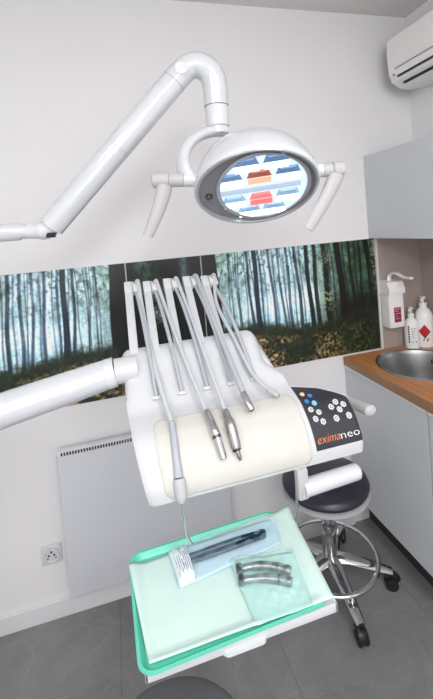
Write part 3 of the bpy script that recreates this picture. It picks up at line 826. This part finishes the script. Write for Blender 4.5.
# 1 syringe
a = Vector((.0915, .868, 1.0865)); b_ = Vector((.0885, .8, 1.0)); c_ = Vector((.0895, .7865, .958))
t = thing('air_water_syringe', 'leftmost slim grey syringe with long bent metal tip hanging below the console', 'dental instrument', tuple(b_), G)
hose(over(0, (.069, .948, 1.117), a, -.022, 0), .0052, rear_mat, t, 'return_hose')
hose(strandB(0, a, .022, -.006), .0066, M['hose'], t)
MB().tube(spline([a, a.lerp(b_, .5) + Vector((0, -.0035, .006)), b_ + Vector((0, -.003, .0))], 6), [.0068 + .0003 * i for i in range(13)], 16).build('body', M['hose_grey'], t)
cl = MB(); d_ = (c_ - b_).normalized(); p0 = b_ + Vector((0, -.003, 0))
cl.tube([p0, p0 + d_ * .003, p0 + d_ * .008, p0 + d_ * .034, p0 + d_ * .043, p0 + d_ * .048], [.0105, .0128, .0135, .0128, .0105, .005], 18); cl.build('collar', M['grey_plastic'], t)
MB().tube(spline([p0 + d_ * .047, (.0910, .783, .925), (.0925, .784, .893), (.0955, .785, .878), (.1035, .788, .858)], 6), .0026, 10).build('tip', M['chrome'], t)
# 2 straight chrome handpiece
a = Vector((.1735, .870, 1.095)); b_ = Vector((.1895, .7995, 1.016))
t = thing('dental_handpiece', 'chrome stepped tube handpiece, second instrument from the left on the cream mat', 'dental instrument', tuple(b_), G)
hose(over(1, (.132, .948, 1.117), a, -.022, 0), .0052, rear_mat, t, 'return_hose')
hose(strandB(1, a, .016, .0), .0058, M['hose'], t)
mid = a.lerp(b_, .5) + Vector((0, -.007, .008))
pts = spline([a, mid, b_], 8)
MB().tube(pts, [.0068, .0085, .0088, .0088, .0088, .0088, .0088, .0094, .0094, .0094, .009, .009, .009, .0088, .0088, .0086, .0078], 18).build('body', M['chrome'], t)
MB().tube([pts[9], pts[10]], .0097, 18).build('ring', M['dark_steel'], t)
MB().tube([pts[-1], pts[-1] + (pts[-1] - pts[-2]).normalized() * .001], .0062, 14).build('socket_end', M['ink'], t)
# 3 motor
a = Vector((.2165, .862, 1.091)); b_ = Vector((.2215, .804, 1.028)); c_ = Vector((.2265, .796, 1.006))
t = thing('dental_micromotor', 'thick dark steel motor handpiece with pointed coupling, middle of the five', 'dental instrument', tuple(b_), G)
hose(over(2, (.197, .948, 1.117), a, -.022, 0), .0048, rear_mat, t, 'return_hose')
hose(strandB(2, a, .012, .004), .0055, M['hose'], t)
mid = a.lerp(b_, .5) + Vector((0, -.006, .008)); pts = spline([a, mid, b_], 8)
MB().tube(pts, [.0065, .0085, .009, .009, .0082, .0105, .0118] + [.012] * 8 + [.0118, .010], 20).build('body', M['steel'], t)
MB().tube([pts[-1], pts[-1].lerp(c_, .12)], .0102, 18).build('ring', M['dark_steel'], t)
e = pts[-1]
MB().tube([e.lerp(c_, .1), e.lerp(c_, .3), e.lerp(c_, .32), e.lerp(c_, .8), c_], [.0062, .0062, .0048, .0048, .003], 14).build('coupling', M['pinkish'], t)
# 4 hose with chrome end
a = Vector((.2705, .878, 1.1125)); b_ = Vector((.2785, .848, 1.0835))
t = thing('instrument_hose', 'thick grey suction hose ending in a short chrome sleeve, fourth from the left', 'dental instrument', tuple(b_), G)
hose(over(3, (.261, .948, 1.117), a, -.022, 0), .0052, rear_mat, t, 'return_hose')
hose(strandB(3, a, .0, .0), .0076, M['hose_grey'], t)
dd = (b_ - a).normalized()
MB().tube([a - dd * .004, a, b_ - dd * .003, b_], [.0078, .0084, .0084, .0078], 18).build('sleeve', M['chrome'], t)
MB().tube([b_ - dd * .0005, b_ + dd * .0006], .0062, 14).build('socket_end', M['ink'], t)
# 5 thin hose, no sleeve
a = Vector((.341, .897, 1.103)); b_ = Vector((.3585, .872, 1.0925))
t = thing('instrument_hose', 'thin pale hose with small open plug, rightmost of the five, beside the key panel', 'dental instrument', tuple(b_), G)
hose(over(4, (.325, .948, 1.117), a, -.022, 0), .0060, rear_mat, t, 'return_hose')
m5 = tops[4]
hose([m5 + Vector((.001, .012, .0125)), m5 + Vector((.003, .003, .0185)), m5 + Vector((.006, -.012, .018)), (.283, 1.12, 1.29), (.298, 1.03, 1.215), (.315, .955, 1.142), (.327, .922, 1.118), a], .0054, M['hose'], t)
dd = (b_ - a).normalized()
MB().tube([a - dd * .004, a, b_ - dd * .003, b_], [.0056, .0066, .0068, .0062], 16).build('plug', M['handle_grey'], t)
MB().tube([b_ - dd * .0005, b_ + dd * .0006], .0042, 12).build('socket_end', M['mid_grey'], t)

# ------------------------------------------------------------------ tray and what lies on it
t = thing('instrument_tray', 'mint green plastic tray with rounded corners on the white holder', 'tray', (.155, .76, .7968))
def ring(x0, x1, y0, y1, r, z):
    c, s_ = math.cos(math.radians(1.8)), math.sin(math.radians(1.8)); mx, my = .150, .748
    return [(mx + (x - mx) * c - (y - my) * s_, my + (x - mx) * s_ + (y - my) * c, z) for x, y in rrect(x0, x1, y0, y1, r)]
tr = MB()
o0 = (-.030, .333, .622, .884)
tr.loft([ring(-.014, .319, .634, .862, .018, .7972), ring(-.024, .329, .624, .873, .026, .806), ring(-.0265, .3315, .6215, .8755, .028, .8062), ring(-.0265, .3315, .6215, .8755, .028, .8078), ring(-.021, .326, .627, .870, .024, .8082), ring(-.012, .317, .636, .860, .016, .7995)], cap=True)
tr.build('tray_body', M['green'], t)
# paper sheet, slightly turned, right corners lying over the rim
def sheet_z(u, v): return .0018 * math.sin(u * 9 + v * 4) * math.sin(v * 7)
pc = [Vector(p) for p in ((-.030, .842, 0), (.360, .868, 0), (.339, .630, 0), (-.004, .633, 0))]
pg = []
for j in range(25):
    v = j / 24; row = []
    for i in range(37):
        u = i / 36
        p = pc[0].lerp(pc[1], u).lerp(pc[3].lerp(pc[2], u), v)
        inside = min((p.x + .019) / .02, (.322 - p.x) / .02, (p.y - .636) / .014, (.864 - p.y) / .014)
        k = max(0, min(1, 1 - inside)); lift = .0090 * (k * k * (3 - 2 * k))
        row.append((p.x, p.y, .8012 + lift + sheet_z(u, v) * .6 + .001 + (.010 * max(0, u - .9) / .1 * max(0, .15 - v) / .15)))
    pg.append(row)
o = MB().loft(pg, cap=False, closed=False).build('paper_sheet', M['paper'], loc=(.16, .75, .802), solid=.0006, ang=60)
tag(o, 'pale mint paper sheet lining the green tray', 'paper')
def quad_sheet(q, nu, nv, zf):
    q = [Vector((x, y, 0)) for x, y in q]; g = []
    for j in range(nv + 1):
        v = j / nv; row = []
        for i in range(nu + 1):
            u = i / nu; p = q[0].lerp(q[1], u).lerp(q[3].lerp(q[2], u), v); row.append((p.x, p.y, zf(u, v)))
        g.append(row)
    return g
# pouch with the dark tool
Q1 = ((.055, .847), (.322, .858), (.302, .782), (.066, .752))
t = thing('sterilization_pouch', 'blue tinted sealed pouch with white label strip, at the back of the tray', 'pouch', (.19, .80, .8075), 'sealed pouches on the tray')
def z1(u, v): return .8065 + .0008 * math.sin(11 * u + 3 * v)
MB().loft(quad_sheet(Q1, 24, 10, z1), cap=False, closed=False).build('paper_back', M['pouch_paper'], t, solid=.0004)
def zf1(u, v):
    e = min(u / .1, (1 - u) / .1, v / .22, (1 - v) / .22, 1); e = max(0, e)
    return .8072 + .019 * e * (2 - e) * (1 - .25 * math.cos(9 * u)) * .9 + .0016 * math.sin(31 * u + 17 * v) * e + .0012 * math.sin(14 * v - 40 * u) * e
MB().loft(quad_sheet(Q1, 60, 24, zf1), cap=False, closed=False).build('clear_film', M['film_blue'], t, ang=80)
def sub(q, u0, u1, v0=0., v1=1.):
    q = [Vector((x, y, 0)) for x, y in q]
    def P(u, v): p = q[0].lerp(q[1], u).lerp(q[3].lerp(q[2], u), v); return (p.x, p.y)
    return [P(u0, v0), P(u1, v0), P(u1, v1), P(u0, v1)]
MB().loft(quad_sheet(sub(Q1, .005, .145, .0, 1.), 8, 10, lambda u, v: .0012 + zf1(.005 + .14 * u, v)), cap=False, closed=False).build('label_strip', M['label_paper'], t, solid=.0003)
tx = MB()
for k in range(7):
    u = .03 + .016 * k
    tx.loft(quad_sheet(sub(Q1, u, u + .005, .12 + .05 * (k % 3), .85 - .06 * (k % 2)), 1, 8, lambda a, v: .0017 + zf1(u, .12 + .7 * v)), cap=False, closed=False)
tx.build('label_lines', M['grey_ink'], t, smooth=False)
# the dark tool inside
t = thing('dark_forceps', 'dark navy instrument sealed inside the blue tinted pouch', 'dental instrument', (.17, .805, .809))
p0, p1 = Vector((.092, .8045, .8145)), Vector((.262, .8085, .8165))
for off, nm in ((.006, 'upper_jaw'), (-.0065, 'lower_jaw')):
    MB().tube(spline([p0 + Vector((0, off * .9, 0)), p0.lerp(p1, .3) + Vector((0, off * 1.15, 0)), p0.lerp(p1, .7) + Vector((0, off, .001)), p1 + Vector((0, off * .5, 0))], 6), [.0056 + .0001 * i for i in range(19)], 12, flat=(.8, 1.05)).build(nm, M['navy'], t)
MB().lathe([(0, -.006), (.0095, -.006), (.0105, -.003), (.0105, .003), (.0095, .006), (0, .006)], frame(p1 + Vector((.004, .0005, 0)), (0, .25, 1)), 20).build('pivot', M['navy'], t)
# pouch with the two steel handpieces
Q2 = ((.178, .779), (.318, .752), (.296, .629), (.186, .630))
t = thing('sterilization_pouch', 'clear mint sealed pouch, at the front right of the tray', 'pouch', (.25, .70, .8075), 'sealed pouches on the tray')
def zp2(u, v): return .8066 + .0008 * math.sin(9 * u + 5 * v) + .0055 * max(0, v - .85) / .15
MB().loft(quad_sheet(Q2, 20, 20, zp2), cap=False, closed=False).build('paper_back', M['pouch_paper_mint'], t, solid=.0004)
def zf2(u, v):
    e = min(u / .14, (1 - u) / .14, v / .14, (1 - v) / .2, 1); e = max(0, e)
    return zp2(u, v) + .0006 + e * (2 - e) * (.020 - .011 * max(0, v - .5) * 2) + e * (.0018 * math.sin(23 * u + 31 * v) + .0014 * math.sin(47 * v - 20 * u) + .0012 * math.sin(60 * u))
MB().loft(quad_sheet(Q2, 50, 50, zf2), cap=False, closed=False).build('clear_film', M['film_clear'], t, ang=80)
def steel_piece(label, A, B, elbow):
    t = thing('contra_angle_handpiece', label, 'dental instrument', tuple(A.lerp(B, .5)), 'steel handpieces in the clear pouch')
    pts = spline([A, A.lerp(B, .35) + elbow, A.lerp(B, .7) + elbow * .8, B], 7)
    rr = [.0058, .0068, .0072, .0066, .0064, .0068] + [.0078] * 4 + [.0082] * 9 + [.0088, .0088, .0082]
    MB().tube(pts, rr[:len(pts)], 16).build('body', M['case_steel'], t)
    MB().tube([pts[14], pts[15]], .0088, 16).build('ring', M['dark_steel'], t)
    d_ = (pts[1] - pts[0]).normalized(); n_ = Vector((-d_.y, d_.x, 0))
    MB().tube([pts[0] - n_ * .006, pts[0] + n_ * .008], .0072, 14).build('head', M['case_steel'], t)
steel_piece('steel angled handpiece in the clear pouch, the rear of the two', Vector((.190, .742, .8165)), Vector((.286, .7005, .8175)), Vector((.006, .007, .001)))
steel_piece('steel angled handpiece in the clear pouch, the front of the two', Vector((.186, .7165, .8160)), Vector((.277, .679, .8165)), Vector((.006, .005, .0)))

# ------------------------------------------------------------------ operating lamp
lamp = thing('operating_lamp', 'white dental operating lamp on a jointed arm with lit lens', 'lamp', (.296, 1.0, 1.6))
elb = spline([(.296, 1.0, 1.842), (.296, 1.0, 1.895), (.292, 1.001, 1.920), (.277, 1.004, 1.941), (.252, 1.01, 1.953), (.228, 1.016, 1.947), (.206, 1.021, 1.930)], 6)
MB().tube(elb, .0335, 28).build('elbow', M['white_gloss'], lamp)
MB().tube([(.296, 1.0, 1.786), (.296, 1.0, 1.788), (.296, 1.0, 1.838), (.296, 1.0, 1.841)], [.030, .0318, .0318, .0305], 28).build('neck', M['white_plastic'], lamp)
A_, B_ = Vector((.206, 1.021, 1.930)), Vector((-.158, 1.108, 1.556)); d_ = (B_ - A_).normalized()
MB().tube([A_ - d_ * .012, A_, A_.lerp(B_, .5), B_ - d_ * .004, B_], [.028, .0345, .0345, .0340, .026], 28).build('spring_arm', M['white_gloss'], lamp)
j = MB(); nrm = Vector((.23, .97, 0)).normalized()
q = A_ - d_ * .008
j.lathe([(0, -.0352), (.015, -.0352), (.018, -.033), (.018, .033), (.015, .0352), (0, .0352)], frame(q, (.19, .98, 0)), 28); j.build('hinge_cap', M['white_plastic'], lamp)
MB().tube([A_ + d_ * .022, A_ + d_ * .0235], .0348, 28).build('joint_gap', M['mid_grey'], lamp)
MB().tube([A_.lerp(B_, .47), A_.lerp(B_, .4735)], .0347, 28).build('arm_seam', M['grey_plastic'], lamp)
B2 = Vector((-.188, 1.114, 1.549))
MB().tube(spline([B_ + Vector((.012, -.003, .006)), B_ + Vector((-.012, .003, -.006)), B2, (-.215, 1.121, 1.549)], 5), [.024] * 5 + [.025] * 5 + [.023, .022, .021, .0205, .020, .020], 24).build('lower_joint', M['white_plastic'], lamp)
MB().tube([(-.213, 1.12, 1.549), (-.232, 1.125, 1.55), (-.24, 1.127, 1.55), (-.45, 1.185, 1.553), (-.62, 1.23, 1.556)], [.0195, .0195, .0235, .0235, .0235], 24).build('swing_arm', M['white_gloss'], lamp)
MB().box(-.012, .012, -.002, .002, -.009, .009, .002, mat=frame(B_ + Vector((.004, -.033, -.022)), (-.1, -.8, -.6))).build('rubber_stop', M['ink'], lamp)
# head frame: local x = right, y = up in the face, z = out of the lens
tilt = math.radians(52)
u0 = Vector((.966, -.259, 0)).normalized(); hz = Vector((-.259, -.966, 0)).normalized()
n0 = (hz * math.cos(tilt) + Vector((0, 0, -1)) * math.sin(tilt)).normalized(); v0 = n0.cross(u0).normalized()
if v0.z < 0: v0 = -v0
roll = math.radians(6)
ux = u0 * math.cos(roll) + v0 * math.sin(roll); vy = v0 * math.cos(roll) - u0 * math.sin(roll)
HC = Vector((.349, .890, 1.611))
HM = Matrix(((ux.x, vy.x, n0.x, HC.x), (ux.y, vy.y, n0.y, HC.y), (ux.z, vy.z, n0.z, HC.z), (0, 0, 0, 1)))
RA, RB, DC = .154, .132, .145
def ell(a, b, z, n=64, cx=0., cy=0.): return [HM @ Vector((cx + a * math.cos(2 * PI * k / n), cy + b * math.sin(2 * PI * k / n), z)) for k in range(n)]
L = [ell(RA * .975, RB * .97, .010), ell(RA, RB, .006), ell(RA * 1.005, RB * 1.005, -.004)]
for k in range(1, 15):
    a = k / 15 * PI / 2; L.append(ell(RA * math.cos(a) ** .8, RB * math.cos(a) ** .8, -.004 - DC * math.sin(a) ** 1.1))
shell = MB().loft(L, cap=False); shell.bm.faces.new([v for v in list(shell.bm.verts)[-64:]])
shell.build('head_shell', M['white_gloss'], lamp, ang=70)
r_ = MB().loft([ell(RA * .98, RB * .975, .009), ell(RA * .965, RB * .96, .0135), ell(RA * .93, RB * .92, .0125), ell(RA * .915, RB * .905, .004)], cap=False)
face = r_.build('face_rim', M['lens_ring'], lamp, ang=60)
MB().prism([(RA * .92 * math.cos(2 * PI * k / 64), RB * .91 * math.sin(2 * PI * k / 64)) for k in range(64)], -.002, .004, HM).build('side_window', M['window_grey'], lamp, smooth=False)
# lens: its disc sits right of centre, cut by the rim
LX, LA, LB = .017, .112, .113
def lens_out(k_, n=64):
    out = []
    for k in range(n):
        a = 2 * PI * k / n; x = LX + LA * k_ * math.cos(a); y = LB * k_ * math.sin(a)
        e = math.hypot(x / (RA * .865), y / (RB * .875))
        if e > 1: x /= e; y /= e
        out.append((x, y))
    return out
o1, o2 = lens_out(1.03), lens_out(.95)
lr = MB().loft([[HM @ Vector((x, y, .0045)) for x, y in o1], [HM @ Vector((x, y, .0098)) for x, y in o1], [HM @ Vector((x, y, .0098)) for x, y in o2], [HM @ Vector((x, y, .0045)) for x, y in o2]], cap=False)
lens = lr.build('lens_frame', M['lens_ring'], lamp, ang=40)
MB().prism(o2, .004, .0062, HM).build('light_panel', M['led'], lamp, smooth=False)
bd = MB().box(-.090, .108, -.0085, .0095, .0062, .0085, .001, mat=HM).build('lens_band', M['lens_band'], lamp)
def cell(x, y, w, h, kind):
    """one reflector: a faceted trapezoid hood over a glowing foot"""
    m = {'n': M['reflector'], 'o': M['reflector_red'], 'r': M['led_red'], 'd': M['reflector_dark']}[kind]
    a = [(x - w / 2, y - h * .05), (x + w / 2, y - h * .05), (x + w * .36, y + h / 2), (x - w * .36, y + h / 2)]
    b = [(x - w * .36, y + h * .06), (x + w * .36, y + h * .06), (x + w * .28, y + h * .40), (x - w * .28, y + h * .40)]
    t_ = MB(); t_.loft([[HM @ Vector((px, py, .0062)) for px, py in a], [HM @ Vector((px, py, .0105)) for px, py in b]], cap=False)
    va = list(t_.bm.verts)[-4:]; t_.bm.faces.new(va)
    o = t_.build('reflector', m, lamp, smooth=False)
    f = [(x - w * .47, y - h / 2), (x + w * .47, y - h / 2), (x + w * .47, y - h * .1), (x - w * .47, y - h * .1)]
    MB().prism(f, .0063, .0085, HM).build('led_strip', M['led_core'] if kind in 'nd' else (M['led_orange'] if kind == 'o' else M['led_red']), o, smooth=False)
for x, y, k in ((-.018, .082, 'd'), (.050, .082, 'd'), (-.060, .040, 'd'), (.009, .040, 'o'), (.077, .040, 'd'),
                (-.058, -.036, 'n'), (.009, -.036, 'r'), (.076, -.036, 'n'), (-.024, -.079, 'n'), (.040, -.079, 'n')):
    cell(x, y, .060, .042, k)
MB().lathe([(0, 0), (.009, 0), (.009, .005), (.006, .008), (0, .008)], HM @ Matrix.Translation((-.119, -.004, .004)), 20).build('lens_screw', M['dark_steel'], lamp)
# yoke
P_l = Vector((.196, .945, 1.643)); P_r = Vector((.507, .862, 1.640))
yk = MB(); yk.tube(spline([(.315, 1.0, 1.776), (.285, .999, 1.775), (.248, .995, 1.766), (.212, .985, 1.742), (.190, .972, 1.708), (.185, .957, 1.672), P_l], 6), [.019] * 31 + [.019, .0185, .018, .0175, .017, .0165], 18, flat=(.8, 1.25))
yk.tube(spline([(.296, 1.0, 1.79), (.296, 1.0, 1.778), (.296, 1.0, 1.768)], 3), .028, 24)
yk.build('yoke', M['white_gloss'], lamp)
def side_handle(pv, outdir, foot, side, k0=1.):
    o_ = Vector(outdir).normalized() * k0
    MB().tube([pv - o_ * .014, pv + o_ * .012], .0175, 24).build('pivot_bush', M['white_plastic'], lamp)
    k = MB(); k.tube([pv + o_ * .012, pv + o_ * .014, pv + o_ * .043, pv + o_ * .045], [.0155, .0175, .0175, .0165], 24); kb = k.build('pivot_grip', M['handle_grey'], lamp)
    k = MB(); k.tube([pv + o_ * .045, pv + o_ * .047, pv + o_ * .078, pv + o_ * .082], [.016, .0195, .0195, .0175], 24); hd = k.build('handle_boss', M['handle_grey'], lamp)
    e = pv + o_ * .0822; Mx = frame(e, o_, (0, 0, 1)); c = MB()
    c.lathe([(.0145, -.001), (.0145, .0008), (0, .0008)], Mx, 20); cp = c.build('end_cap', M['mid_grey'], hd)
    s_ = MB()
    for i in range(4):
        a = i * PI / 2 + .4; s_.box(-.0022, .0022, .003, .0125, .0008, .002, mat=Mx @ Matrix.Rotation(a, 4, 'Z'))
    s_.build('star_slots', M['ink'], hd, smooth=False)
    b0 = pv + o_ * .058 + Vector((0, 0, -.010)); Fv = Vector(foot)
    bend = b0.lerp(Fv, .45) + Vector(side) * .008
    MB().tube(spline([b0, b0.lerp(Fv, .15) + Vector(side) * .006, bend, b0.lerp(Fv, .75) + Vector(side) * .005, Fv], 6), [.0195, .0195, .0193, .019, .0187, .0185, .0182] + [.018 - .00036 * i for i in range(18)], 18, flat=(.8, 1.1)).build('handle_lever', M['handle_grey'], hd)
side_handle(P_l, (-.97, .24, .06), (.084, .982, 1.512), (.7, -.2, 0), 1.12)
side_handle(P_r, (.97, -.24, -.02), (.474, .877, 1.496), (.6, -.2, 0), .74)

# ------------------------------------------------------------------ patient chair (its leg end reaches under the tray)
ch = thing('dental_chair', 'dark grey upholstered patient chair end below the front of the tray', 'dental chair', (.05, .3, 0))
def cushion(x0, x1, y0, y1, z0, z1, r, rr, slope=0.):
    L = []; n = 8
    for k in range(n + 1):
        a = -PI / 2 + PI * k / n
        ins = rr * (1 - math.cos(a)); z = (z0 + z1) / 2 + (z1 - z0) / 2 * math.sin(a)
        L.append([(x, y, z + slope * (y1 - y)) for x, y in rrect(x0 + ins, x1 - ins, y0 + ins, y1 - ins, max(.01, r - ins), 10)])
    m = MB().loft(L); return m
cushion(-.135, .175, .05, .80, .505, .60, .15, .03).build('leg_cushion', M['chair_vinyl'], ch)
cushion(-.20, .305, -.50, .045, .50, .60, .08, .03).build('seat_cushion', M['chair_vinyl'], ch)
MB().box(-.08, .185, -.4, .6, .47, .516, .01).build('chair_frame', M['white_plastic'], ch)
MB().box(-.04, .145, -.25, .25, .06, .472, .03).build('chair_column', M['white_plastic'], ch)
MB().box(-.14, .245, -.45, .4, .0, .07, .02).build('chair_base', M['white_plastic'], ch)

# ------------------------------------------------------------------ light
def area(name, loc, size, sy, power, col, rot=(0, 0, 0)):
    l = bpy.data.lights.new(name, 'AREA'); l.shape = 'RECTANGLE'; l.size = size; l.size_y = sy; l.energy = power; l.color = col
    o = bpy.data.objects.new(name, l); COL.objects.link(o); o.location = loc; o.rotation_euler = rot; return o
area('ceiling_panel_light', (.55, -.75, 2.46), .6, 1.2, 24, (1, .99, .988))
area('ceiling_panel_light', (-.95, -.75, 2.46), .6, 1.2, 18, (1, .99, .988))
pl = bpy.data.lights.new('added_globe_fill', 'POINT'); pl.energy = 34; pl.shadow_soft_size = .22; pl.color = (1, .99, .985)  # added unseen point fill, lifts the air conditioner, ceiling and upper walls
po = bpy.data.objects.new('added_globe_fill', pl); COL.objects.link(po); po.location = (-.1, -.95, 2.1)
area('added_front_fill', (-.2, -2.05, 1.5), 2.2, 1.5, 17, (.94, .97, 1.0), (math.radians(90), 0, 0))  # added cool fill before the windowless front wall, evens the back wall
w = bpy.data.worlds.new('World'); SC.world = w; w.use_nodes = True
w.node_tree.nodes['Background'].inputs['Color'].default_value = (.8, .85, .9, 1)
w.node_tree.nodes['Background'].inputs['Strength'].default_value = .3

# ------------------------------------------------------------------ camera
cam = bpy.data.cameras.new('camera'); co = bpy.data.objects.new('camera', cam); COL.objects.link(co)
f_px, py_px = 384.984, 241.151
yaw, pitch, rl = .26029, -.03639, .08072
fw = Vector((math.sin(yaw) * math.cos(pitch), math.cos(yaw) * math.cos(pitch), math.sin(pitch)))
r0 = Vector((math.cos(yaw), -math.sin(yaw), 0)); d0 = fw.cross(r0)
rt = r0 * math.cos(rl) + d0 * math.sin(rl); dn = d0 * math.cos(rl) - r0 * math.sin(rl)
co.matrix_world = Matrix(((rt.x, -dn.x, -fw.x, 0), (rt.y, -dn.y, -fw.y, 0), (rt.z, -dn.z, -fw.z, 1.52), (0, 0, 0, 1)))
cam.sensor_fit = 'HORIZONTAL'; cam.sensor_width = 36; cam.lens = f_px / 433 * 36
cam.shift_y = -(349.5 - py_px) / 433; cam.clip_start = .02
SC.camera = co
SC.view_settings.view_transform = 'Standard'; SC.view_settings.look = 'None'
SC.view_settings.gamma = 1; SC.view_settings.use_curve_mapping = False
SC.view_settings.exposure = 0.
